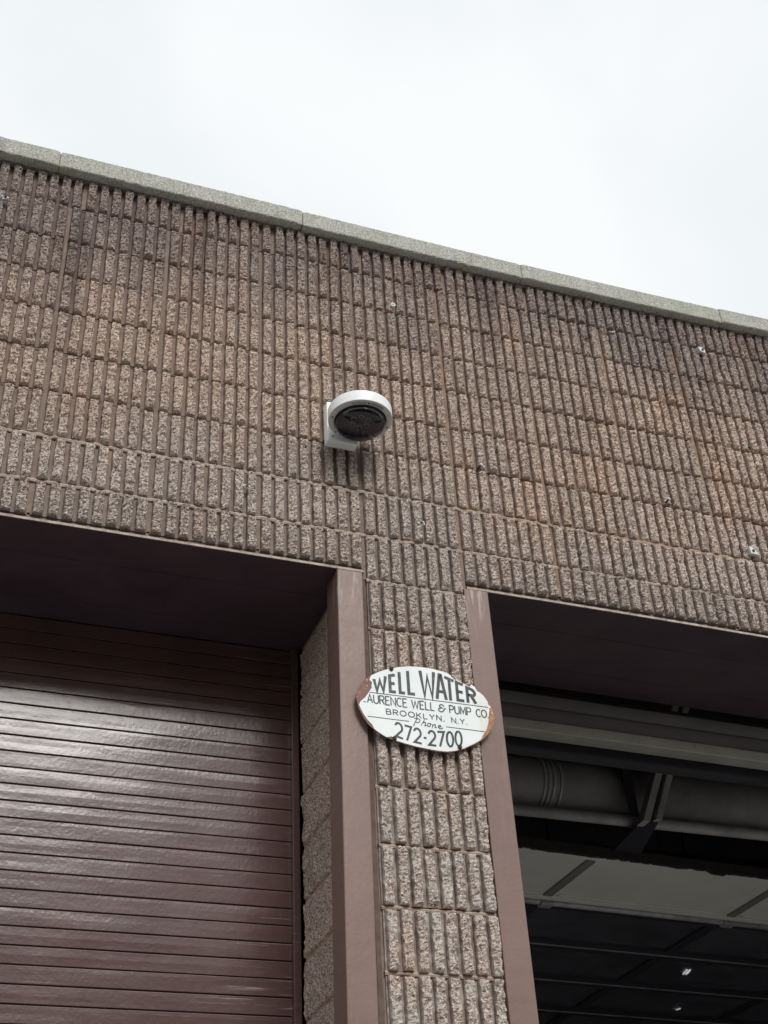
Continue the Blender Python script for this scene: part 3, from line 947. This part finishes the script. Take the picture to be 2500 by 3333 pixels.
# oval lamps above the glazed sections
for (x, y, lab) in ((3.15, 4.62, 'dim oval lamp reflector behind the dark door glass beside the right jamb'), (4.42, 4.72, 'dim oval lamp reflector behind the dark door glass at the picture edge')):
    lp = thing('ceiling_lamp', lab, 'lamp', (x, y, 0.16), 'unlit lamps above the parked door')
    lathe('reflector', [(0.05, 0.10), (0.10, 0.085), (0.20, 0.03), (0.235, 0.0), (0.225, 0.0), (0.19, 0.028), (0.09, 0.078), (0.0, 0.085)], (x, y, 0.16), 'lampshade', lp, 40)
    tube('hanger_rod', (x, y, 0.255), (x, y, 1.40), 0.008, 'darkframe', lp, 8)
for (a, b, lab) in (((4.05, 4.50), (4.025, 4.40), 'small lit pair of tubes standing in for a reflection in the dark door glass'), ((4.50, 5.41), (4.515, 5.33), 'single short lit tube low in the dark bay, standing in for a reflection')):  # short glowing tubes added in place of reflections of far-off tubes
    tl = thing('tube_reflection', lab, 'lamp', (a[0], a[1], 0.1), 'lit tubes standing in for reflections')
    box('added_holder', a[0] - 0.04, a[0] + 0.04, min(a[1], b[1]) - 0.01, max(a[1], b[1]) + 0.01, 0.115, 0.15, 'darkframe', tl, 0.004)
    tube('added_cord', (a[0], a[1], 0.15), (a[0], a[1], 1.7), 0.004, 'darkframe', tl, 6)
    tube('tube', (a[0], a[1], 0.105), (b[0], b[1], 0.105), 0.006, 'tube', tl, 8)
    if 'pair' in lab: tube('tube', (a[0] + 0.025, a[1], 0.105), (b[0] + 0.025, b[1], 0.105), 0.006, 'tube', tl, 8)

# ------------------------------------------------------------------ security camera
sc_ = thing('security_camera', 'white dome security camera on a square wall box above the pier', 'camera', (-0.085, -0.03, 0.586))
bm = bmesh.new(); bm_box(bm, -0.1475, -0.0235, -0.0660, -0.020, 0.586, 0.782, 0.005)
wb = link('wall_box', from_bm('wall_box', bm), 'white', sc_)
CC = (-0.048, -0.167, 0.620)
RR = 0.1245
lathe('housing', [(0.0, 0.055), (RR - 0.010, 0.055), (RR - 0.004, 0.0540), (RR - 0.002, 0.0515), (RR - 0.002, 0.0480), (RR, 0.0475), (RR + 0.0005, 0.030), (RR, 0.0035), (RR - 0.0015, 0.0022)], CC, 'white', sc_, 128, False)
ring = lathe('ring', [(RR - 0.0015, 0.0018), (RR - 0.005, 0.0), (0.1035, -0.0030), (0.1015, -0.0015), (0.1000, 0.008), (0.099, 0.014)], CC, 'ringgrey', sc_, 96)
lathe('gasket', [(0.1003, 0.006), (0.0990, 0.0020), (0.0965, 0.0025), (0.0965, 0.010)], CC, 'dark', sc_, 96)
dome = lathe('dome', [(0.0966, 0.010), (0.0966, -0.006), (0.0962, -0.014), (0.0940, -0.022), (0.088, -0.030), (0.078, -0.0365), (0.064, -0.0440), (0.046, -0.0495), (0.023, -0.0530), (0.0, -0.0540)], CC, 'dome', sc_, 96)
lathe('inner_shroud', [(0.0955, 0.012), (0.080, 0.020), (0.070, 0.030), (0.0665, 0.0305), (0.058, 0.0290), (0.0, 0.0290)], CC, 'shroud', sc_, 64)
lathe('lens_turret', [(0.0, 0.0280), (0.050, 0.0280), (0.050, 0.012), (0.045, 0.006), (0.020, 0.004), (0.0, 0.004)][::-1], CC, 'inner', sc_, 48)
for a in range(6):
    t = R(60 * a + 20)
    x, y = CC[0] + 0.032 * math.cos(t), CC[1] + 0.032 * math.sin(t)
    tube('lens', (x, y, CC[2] + 0.006), (x, y, CC[2] - 0.006), 0.011, 'galv', sc_, 16)
    tube('lens_glass', (x, y, CC[2] - 0.004), (x, y, CC[2] - 0.0065), 0.0085, 'dark', sc_, 16)
for i in range(11):
    for s in (-1, 1):
        t = R(-90 + s * (5.5 + i * 2.7) - 2)
        for_ = [(r_ * math.cos(t + d) + CC[0], r_ * math.sin(t + d) + CC[1]) for r_, d in ((0.1065, -0.006), (0.1065, 0.006), (0.1165, 0.006), (0.1165, -0.006))]
        zz = CC[2]
        link('vent_slit', mesh('vent_slit', [(x, y, zz - 0.0033 + (0.0008 if q > 1 else 0)) for q, (x, y) in enumerate(for_)] + [(x, y, zz + 0.002) for (x, y) in for_],
             [(3, 2, 1, 0), (0, 1, 5, 4), (1, 2, 6, 5), (2, 3, 7, 6), (3, 0, 4, 7)]), 'dark', ring)
for t in (-92, 178, 2, 90, 130):
    x, y = CC[0] + 0.1115 * math.cos(R(t)), CC[1] + 0.1115 * math.sin(R(t))
    tube('screw', (x, y, CC[2] - 0.0034), (x, y, CC[2] + 0.004), 0.0036, 'dark', ring, 10)
tube('screw', (-0.128, -0.0655, 0.606), (-0.128, -0.0678, 0.606), 0.0048, 'galv', wb, 12)
tube('screw', (-0.043, -0.0655, 0.606), (-0.043, -0.0678, 0.606), 0.0048, 'galv', wb, 12)

# ------------------------------------------------------------------ oval sign
SX, SZ, SGY = 0.190, -0.522, -0.0445
sg = thing('enamel_sign', 'chipped white oval enamel well water sign wired to the pier', 'sign', (SX, SGY, SZ))
PLATE = [(-0.2572, 0.0091), (-0.251, 0.0354), (-0.2398, 0.0588), (-0.2216, 0.0816), (-0.1998, 0.1013), (-0.171, 0.1203), (-0.135, 0.1367), (-0.0953, 0.15), (-0.0555, 0.1587), (-0.0122, 0.1627), (0.0274, 0.1619), (0.0633, 0.1575), (0.0919, 0.1521), (0.1023, 0.1459), (0.1089, 0.1373), (0.1207, 0.1268), (0.1318, 0.1291), (0.1458, 0.1216), (0.1615, 0.1135), (0.1756, 0.1086), (0.1811, 0.12), (0.1959, 0.1095), (0.2018, 0.0952), (0.2141, 0.0893), (0.2276, 0.0779), (0.2401, 0.057), (0.2509, 0.0378), (0.2575, 0.0144), (0.2588, -0.0076), (0.2526, -0.0305), (0.241, -0.0539), (0.2222, -0.078), (0.1964, -0.101), (0.1679, -0.1187), (0.1305, -0.1391), (0.0976, -0.1518), (0.0655, -0.1591), (0.0306, -0.1596), (-0.0073, -0.157), (-0.0484, -0.1531), (-0.0858, -0.147), (-0.1128, -0.1415), (-0.1296, -0.1365), (-0.1664, -0.1252), (-0.1927, -0.1091), (-0.2156, -0.0908), (-0.2347, -0.0631), (-0.2502, -0.0295)]
WHITE = [(-0.196, 0.0723), (-0.2059, 0.0819), (-0.1990, 0.0996), (-0.1705, 0.1180), (-0.135, 0.1345), (-0.0953, 0.1478), (-0.0556, 0.1566), (-0.0123, 0.1606), (0.0273, 0.1600), (0.0632, 0.1556), (0.0910, 0.1503), (0.1012, 0.1445), (0.1080, 0.1357), (0.1206, 0.1250), (0.1318, 0.1272), (0.1452, 0.1200), (0.1610, 0.1118), (0.1756, 0.1068), (0.1813, 0.1178), (0.1948, 0.1082), (0.2007, 0.0940), (0.213, 0.0880), (0.2262, 0.0766), (0.239, 0.0560), (0.2388, 0.0457), (0.2490, 0.0359), (0.2480, 0.0312), (0.2419, 0.0329), (0.2416, 0.0198), (0.2380, 0.0027), (0.2350, -0.0120), (0.2335, -0.0256), (0.2290, -0.038), (0.2242, -0.0523), (0.2142, -0.0681), (0.2078, -0.0779), (0.1957, -0.0974), (0.1928, -0.1000), (0.1672, -0.1168), (0.1300, -0.1370), (0.0977, -0.1497), (0.0655, -0.1569), (0.0307, -0.1575), (-0.0073, -0.1549), (-0.0484, -0.1510), (-0.0857, -0.1449), (-0.1128, -0.1394), (-0.1282, -0.1350), (-0.1257, -0.129), (-0.1357, -0.1243), (-0.1531, -0.1296), (-0.1663, -0.1232), (-0.1884, -0.1101), (-0.1975, -0.1027), (-0.2040, -0.0884), (-0.2120, -0.080), (-0.2198, -0.0719), (-0.2341, -0.0506), (-0.2420, -0.034), (-0.2480, -0.0187), (-0.2420, -0.006), (-0.2353, 0.0012), (-0.2246, 0.0117), (-0.2154, 0.0256), (-0.208, 0.0376), (-0.1979, 0.0536), (-0.2000, 0.0600)]
def plate(name, pts, y0, y1, mat, parent, bev=0.0):
    bm = bmesh.new()
    a = [bm.verts.new((SX + x, y0, SZ + z)) for x, z in pts]
    b = [bm.verts.new((SX + x, y1, SZ + z)) for x, z in pts]
    bm.faces.new(a); bm.faces.new(b[::-1])
    n = len(pts)
    for i in range(n): bm.faces.new((a[i], b[i], b[(i + 1) % n], a[(i + 1) % n]))
    return link(name, from_bm(name, bm), mat, parent)
plate('plate', PLATE, SGY, SGY + 0.0030, 'rim', sg)
en = plate('enamel_face', WHITE, SGY - 0.0012, SGY - 0.0002, 'enamel', sg)
# rolled rim wire round the oval
def ribbon_path(pts, w, closed=False):
    P = [Vector((x, z)) for x, z in pts]
    n = len(P)
    L_, Rr = [], []
    for i in range(n):
        if closed: a, b = P[(i - 1) % n], P[(i + 1) % n]
        else: a, b = P[max(i - 1, 0)], P[min(i + 1, n - 1)]
        d1 = (P[i] - a) if (i > 0 or closed) else (b - P[i])
        d2 = (b - P[i]) if (i < n - 1 or closed) else (P[i] - a)
        d1 = d1.normalized() if d1.length > 1e-9 else d2.normalized()
        d2 = d2.normalized() if d2.length > 1e-9 else d1
        t = d1 + d2
        if t.length < 1e-6: t = d1
        t.normalize()
        nn = Vector((-t.y, t.x))
        c = max(0.38, nn.dot(Vector((-d1.y, d1.x))))
        L_.append(P[i] + nn * (w / 2 / c))
        Rr.append(P[i] - nn * (w / 2 / c))
    return L_, Rr
def strokes_obj(name, strokes, parent, mat='letters', y=SGY - 0.0016):
    v, f = [], []
    for si, (pts, w) in enumerate(strokes):
        L_, Rr = ribbon_path(pts, w)
        base = len(v)
        yy = y - 0.00008 * (si % 7)
        for a, b in zip(L_, Rr): v += [(SX + a.x, yy, SZ + a.y), (SX + b.x, yy, SZ + b.y)]
        for i in range(len(pts) - 1): f.append((base + 2 * i, base + 2 * i + 1, base + 2 * i + 3, base + 2 * i + 2))
    return link(name, mesh(name, v, f), mat, parent)
def arc(cx, cy, rx, ry, a0, a1, n=14):
    return [(cx + rx * math.cos(R(a0 + (a1 - a0) * i / n)), cy + ry * math.sin(R(a0 + (a1 - a0) * i / n))) for i in range(n + 1)]
GL = {
    'A': (0.72, [[(0, 0), (0.36, 1), (0.72, 0)], [(0.13, 0.34), (0.59, 0.34)]]),
    'B': (0.66, [[(0, 0), (0, 1), (0.38, 1)] + arc(0.38, 0.76, 0.22, 0.24, 90, -90) + [(0.04, 0.52)], [(0.38, 0.52)] + arc(0.40, 0.26, 0.26, 0.26, 90, -90) + [(0, 0)]]),
    'C': (0.68, [arc(0.40, 0.5, 0.40, 0.5, 48, 312, 20)]),
    'E': (0.56, [[(0.56, 1), (0, 1), (0, 0), (0.56, 0)], [(0.03, 0.53), (0.46, 0.53)]]),
    'K': (0.66, [[(0, 0), (0, 1)], [(0.62, 1), (0.03, 0.38)], [(0.24, 0.60), (0.66, 0)]]),
    'L': (0.54, [[(0, 1), (0, 0), (0.54, 0)]]),
    'M': (0.82, [[(0, 0), (0.06, 1), (0.41, 0.22), (0.76, 1), (0.82, 0)]]),
    'N': (0.66, [[(0, 0), (0, 1), (0.66, 0), (0.66, 1)]]),
    'O': (0.86, [arc(0.43, 0.5, 0.43, 0.5, 90, 450, 28)]),
    'P': (0.62, [[(0, 0), (0, 1), (0.36, 1)] + arc(0.36, 0.735, 0.26, 0.265, 90, -90) + [(0.03, 0.47)]]),
    'R': (0.64, [[(0, 0), (0, 1), (0.36, 1)] + arc(0.36, 0.745, 0.25, 0.255, 90, -90) + [(0.03, 0.49)], [(0.32, 0.48), (0.64, 0)]]),
    'U': (0.66, [[(0, 1), (0, 0.32)] + arc(0.33, 0.32, 0.33, 0.32, 180, 360) + [(0.66, 1)]]),
    'W': (0.98, [[(0, 1), (0.24, 0), (0.49, 0.86), (0.74, 0), (0.98, 1)]]),
    'Y': (0.70, [[(0, 1), (0.35, 0.46), (0.70, 1)], [(0.35, 0.48), (0.35, 0)]]),
    '&': (0.86, [[(0.62, 0.74)] + arc(0.40, 0.77, 0.24, 0.21, 10, 240, 12) + [(0.44, 0.53), (0.30, 0.52)] + arc(0.32, 0.26, 0.30, 0.25, 95, 300, 14) + [(0.62, 0.22), (0.74, 0.48), (0.90, 0.50)]]),
    '2': (0.62, [arc(0.30, 0.70, 0.29, 0.29, 165, -35, 14) + [(0.0, 0.04), (0.62, 0.03)]]),
    '7': (0.60, [[(0.0, 0.98), (0.58, 0.98), (0.14, 0)]]),
    '0': (0.58, [arc(0.29, 0.5, 0.28, 0.49, 90, 450, 26)]),
    '-': (0.26, [[(0.02, 0.46), (0.26, 0.46)]]),
    '.': (0.12, [[(0.0, 0.06), (0.12, 0.06)]]),
    ',': (0.14, [[(0.10, 0.08), (0.02, -0.16)]]),
}
def word(txt, x0, x1, zb, h, w, arch=None, gap=0.2):
    adv = [GL[c][0] for c in txt]
    tot = sum(adv) + gap * (len(txt) - 1)
    s = (x1 - x0) / tot
    out, x = [], x0
    for c, a in zip(txt, adv):
        for st in GL[c][1]:
            pts = []
            for (u, v_) in st:
                px = x + u * s
                pz = zb + v_ * h + (arch(px) if arch else 0)
                pts.append((px, pz))
            out.append((pts, w))
        x += (a + gap) * s
    return out
# heavy arched heading
BOLD = {'W': [[(0.08, 1), (0.27, 0.03), (0.5, 0.8), (0.73, 0.03), (0.92, 1)]], 'E': [[(1, 0.93), (0.16, 0.93), (0.16, 0.07), (1, 0.07)], [(0.2, 0.5), (0.88, 0.5)]],
        'L': [[(0.2, 1), (0.2, 0.065), (1, 0.065)]], 'A': [[(0.1, 0), (0.44, 0.96), (0.56, 0.96), (0.9, 0)], [(0.24, 0.3), (0.76, 0.3)]],
        'T': [[(0, 0.93), (1, 0.93)], [(0.5, 0.9), (0.5, 0)]], 'R': [[(0.15, 0), (0.15, 0.93), (0.58, 0.93)] + [(0.58 + 0.30 * math.sin(R(t)), 0.72 + 0.21 * math.cos(R(t))) for t in range(20, 181, 20)] + [(0.2, 0.51)], [(0.5, 0.5), (0.92, 0)]]}
HEAD = [('W', -0.1935, -0.1420, 0.086, 0.106), ('E', -0.1345, -0.1100, 0.1125, 0.1195), ('L', -0.0985, -0.0760, 0.127, 0.133), ('L', -0.0670, -0.0390, 0.136, 0.141),
        ('W', -0.0190, 0.0430, 0.1450, 0.1465), ('A', 0.0395, 0.0830, 0.1450, 0.1400), ('T', 0.0775, 0.1130, 0.1395, 0.1270), ('E', 0.1185, 0.1480, 0.1250, 0.1160), ('R', 0.1560, 0.1950, 0.1090, 0.0950)]
hd = []
for (c, x0, x1, za, zb) in HEAD:
    for st in BOLD[c]:
        pts = []
        for (u, v_) in st: pts.append((x0 + (x1 - x0) * u, 0.0415 + v_ * (za + (zb - za) * u - 0.0415)))
        hd.append((pts, 0.0128 if (c == 'W' and x0 > -0.1) else 0.0115))
strokes_obj('heading_lettering', hd, sg)
strokes_obj('rule_line', [([(-0.2085, 0.0335), (0.2385, 0.0335)], 0.0030)], sg)
ln = [([(-0.2330, -0.0060), (-0.2215, -0.0060)], 0.0032)]
ln += word('AURENCE', -0.2170, -0.0720, -0.0070, 0.0320, 0.0044)
ln += word('WELL', -0.0540, 0.0310, -0.0070, 0.0310, 0.0044)
ln += word('&', 0.0455, 0.0725, -0.0080, 0.0290, 0.0044)
ln += word('PUMP', 0.0880, 0.1690, -0.0080, 0.0295, 0.0044)
ln += word('CO.', 0.1895, 0.2360, -0.0085, 0.0285, 0.0044)
strokes_obj('company_lettering', ln, sg)
ln = word('BROOKLYN,', -0.1500, 0.0650, -0.0425, 0.0195, 0.0035, gap=0.32)
ln += word('N.Y.', 0.0920, 0.1500, -0.0450, 0.0195, 0.0035, gap=0.26)
strokes_obj('town_lettering', ln, sg)['kind'] = 'stuff'
strokes_obj('rule_line', [([(-0.2190, -0.0595), (-0.0680, -0.0600)], 0.0030), ([(0.0690, -0.0635), (0.2150, -0.0645)], 0.0030)], sg)
def script(pts, x0, z0, sx, sz): return [(x0 + (u + 0.22 * v_) * sx, z0 - 0.0025 + v_ * sz) for u, v_ in pts]
ph = []
ph.append((script([(-0.15, 0.95), (0.05, 1.05), (0.30, 1.02)], -0.0500, -0.0640, 0.026, 0.021), 0.0032))
ph.append((script([(0.25, 1.0), (0.10, 0.3), (-0.02, -0.45)], -0.0500, -0.0640, 0.026, 0.021), 0.0032))
ph.append((script([(0.18, 0.75)] + arc(0.42, 0.62, 0.30, 0.36, 120, -110, 12) + [(0.15, 0.35)], -0.0500, -0.0640, 0.026, 0.021), 0.0032))
ph.append((script([(0.0, 0.0), (0.22, 1.05), (0.18, 0.5), (0.34, 0.62), (0.46, 0.5), (0.42, 0.05), (0.62, 0.12)], -0.0250, -0.0680, 0.033, 0.024), 0.0032))
ph.append((script(arc(0.25, 0.3, 0.24, 0.28, 80, 440, 18) + [(0.55, 0.5), (0.7, 0.45)], -0.0020, -0.0690, 0.022, 0.0235), 0.0032))
ph.append((script([(0.0, 0.55), (0.02, 0.0), (0.12, 0.42), (0.3, 0.58), (0.42, 0.45), (0.40, 0.05), (0.62, 0.12)], 0.0160, -0.0705, 0.026, 0.0235), 0.0032))
ph.append((script([(0.02, 0.26), (0.36, 0.36)] + arc(0.24, 0.36, 0.18, 0.22, 0, 250, 12) + [(0.35, 0.0), (0.75, 0.22)], 0.0360, -0.0720, 0.026, 0.0235), 0.0032))
strokes_obj('script_lettering', ph, sg)
ar = lambda x: -0.0150 + 0.0150 * ((x - 0.012) / 0.12) ** 2
ln = word('272-2700', -0.1200, 0.1240, -0.1270, 0.0560, 0.0078, arch=ar, gap=0.20)
strokes_obj('number_lettering', ln, sg)
def bolt(x, z):
    a = Vector((SX + x, SGY + 0.02, SZ + z))
    bm = bmesh.new()
    bm_tube(bm, a, a + Vector((0.001, -0.030, -0.004)), 0.0042, 8)
    bm_tube(bm, a + Vector((0.0005, -0.0235, -0.002)), a + Vector((0.001, -0.0265, -0.003)), 0.0085, 6)
    link('bolt', from_bm('bolt', bm), 'bolt', sg)
for q in ((-0.1237, 0.1385), (-0.1275, -0.1303), (0.1122, -0.1342)): bolt(*q)

# ------------------------------------------------------------------ stray fixings left in the wall
def washer(name, label, x, z, r, hole, group='old fixings left in the ribbed wall'):
    t = thing(name, label, 'fixing', (x, -0.024, z), group)
    bm = bmesh.new()
    n = 20
    ys = (-0.034, -0.022)
    ro = [[bm.verts.new((x + r * math.cos(2 * math.pi * i / n), y, z + r * math.sin(2 * math.pi * i / n))) for i in range(n)] for y in ys]
    ri = [[bm.verts.new((x + hole * math.cos(2 * math.pi * i / n), y, z + hole * math.sin(2 * math.pi * i / n))) for i in range(n)] for y in ys]
    for i in range(n):
        j = (i + 1) % n
        bm.faces.new((ro[0][i], ro[0][j], ri[0][j], ri[0][i]))
        bm.faces.new((ro[0][j], ro[0][i], ro[1][i], ro[1][j]))
        bm.faces.new((ri[0][i], ri[0][j], ri[1][j], ri[1][i]))
    link('collar', from_bm('collar', bm), 'clip', t)
    tube('core', (x, -0.030, z), (x, -0.020, z), hole * 0.98, 'dark', t, 12)
washer('wall_plug', 'white round wall plug with dark hole in upper wall below the middle coping stones', 0.186, 1.450, 0.0105, 0.0045)
washer('wall_plug', 'small pale ring plug in the ribs right of the camera, lower of two', 0.520, 0.690, 0.0048, 0.0022)
washer('wall_plug', 'small pale ring plug in the ribs right of the camera, upper of two', 0.611, 0.762, 0.0048, 0.0022)
washer('wall_plug', 'tiny pale ring plug high on the right half of the wall', 1.396, 1.131, 0.0075, 0.0035)
washer('wall_plug', 'tiny teal-white ring plug near the right edge at mid height', 1.9295, 0.955, 0.0075, 0.0035)
def clip(label, x, z, pts, hole):
    t = thing('cable_clip', label, 'clip', (x, -0.026, z), 'old fixings left in the ribbed wall')
    bm = bmesh.new()
    a = [bm.verts.new((x + u, -0.040, z + w_)) for u, w_ in pts]
    b = [bm.verts.new((x + u, -0.022, z + w_)) for u, w_ in pts]
    bm.faces.new(a); bm.faces.new(b[::-1])
    for i in range(len(pts)): bm.faces.new((a[i], b[i], b[(i + 1) % len(pts)], a[(i + 1) % len(pts)]))
    link('saddle', from_bm('saddle', bm), 'zinc', t)
    tube('nail', (x + hole[0], -0.0435, z + hole[1]), (x + hole[0], -0.036, z + hole[1]), 0.0065, 'dark', t, 10)
clip('white square cable clip with dark nail under the right end of the coping', 1.7794, 1.6108, [(-0.019, 0.014), (0.006, 0.016), (0.018, 0.002), (0.016, -0.016), (-0.008, -0.010)], (0.004, 0.001))
clip('white triangular cable clip near the right edge above the right bay', 1.7697, 0.4351, [(-0.014, 0.024), (0.002, 0.022), (0.028, -0.014), (-0.012, -0.012)], (0.002, 0.002))
def broken_plug(label, x, z, seed, red=False):
    rnd = random.Random(seed)
    t = thing('broken_plug', label, 'fixing', (x, -0.026, z), 'old fixings left in the ribbed wall')
    for q in range(3):
        bm = bmesh.new()
        a = rnd.uniform(0, 6.28)
        d = Vector((math.cos(a) * 0.012, -0.014 - rnd.uniform(0, 0.008), math.sin(a) * 0.009))
        p0 = Vector((x, -0.020, z))
        bm_tube(bm, p0, p0 + d, 0.0048, 6)
        link('splayed_leg', from_bm('splayed_leg', bm), 'clip', t)
    tube('screw', (x + 0.002, -0.015, z + 0.004), (x + 0.003, -0.040, z + 0.006), 0.0045, 'bolt', t, 8)
broken_plug('splayed white wall plug with rusty screw above the left bay', -0.461, 0.312, 4, True)
broken_plug('splayed white wall plug above the pier between camera and sign', 0.233, 0.280, 9)
broken_plug('broken white plug at the far left edge below the coping', -1.479, 1.559, 12)
broken_plug('broken pale plug just under the coping, right of the picture middle', 1.296, 1.606, 15)
for lab, x, z in (('dark screw stub sticking out of the ribs above the right bay', 1.391, 0.629), ('dark screw stub in a bed joint right of the camera', 0.512, 0.622)):
    t = thing('screw_stub', lab, 'screw', (x, -0.02, z), 'old fixings left in the ribbed wall')
    tube('shank', (x, -0.01, z), (x + 0.004, -0.042, z + 0.004), 0.0045, 'bolt', t, 8)
    tube('head', (x + 0.004, -0.042, z + 0.004), (x + 0.0045, -0.047, z + 0.0045), 0.0070, 'galv', t, 10)
hl = tube('bore_hole', (1.919, -0.0285, 1.057), (1.919, -0.015, 1.057), 0.0105, 'dark', None, 12)
tag(hl, 'dark drilled hole in the ribs near the right edge', 'hole')
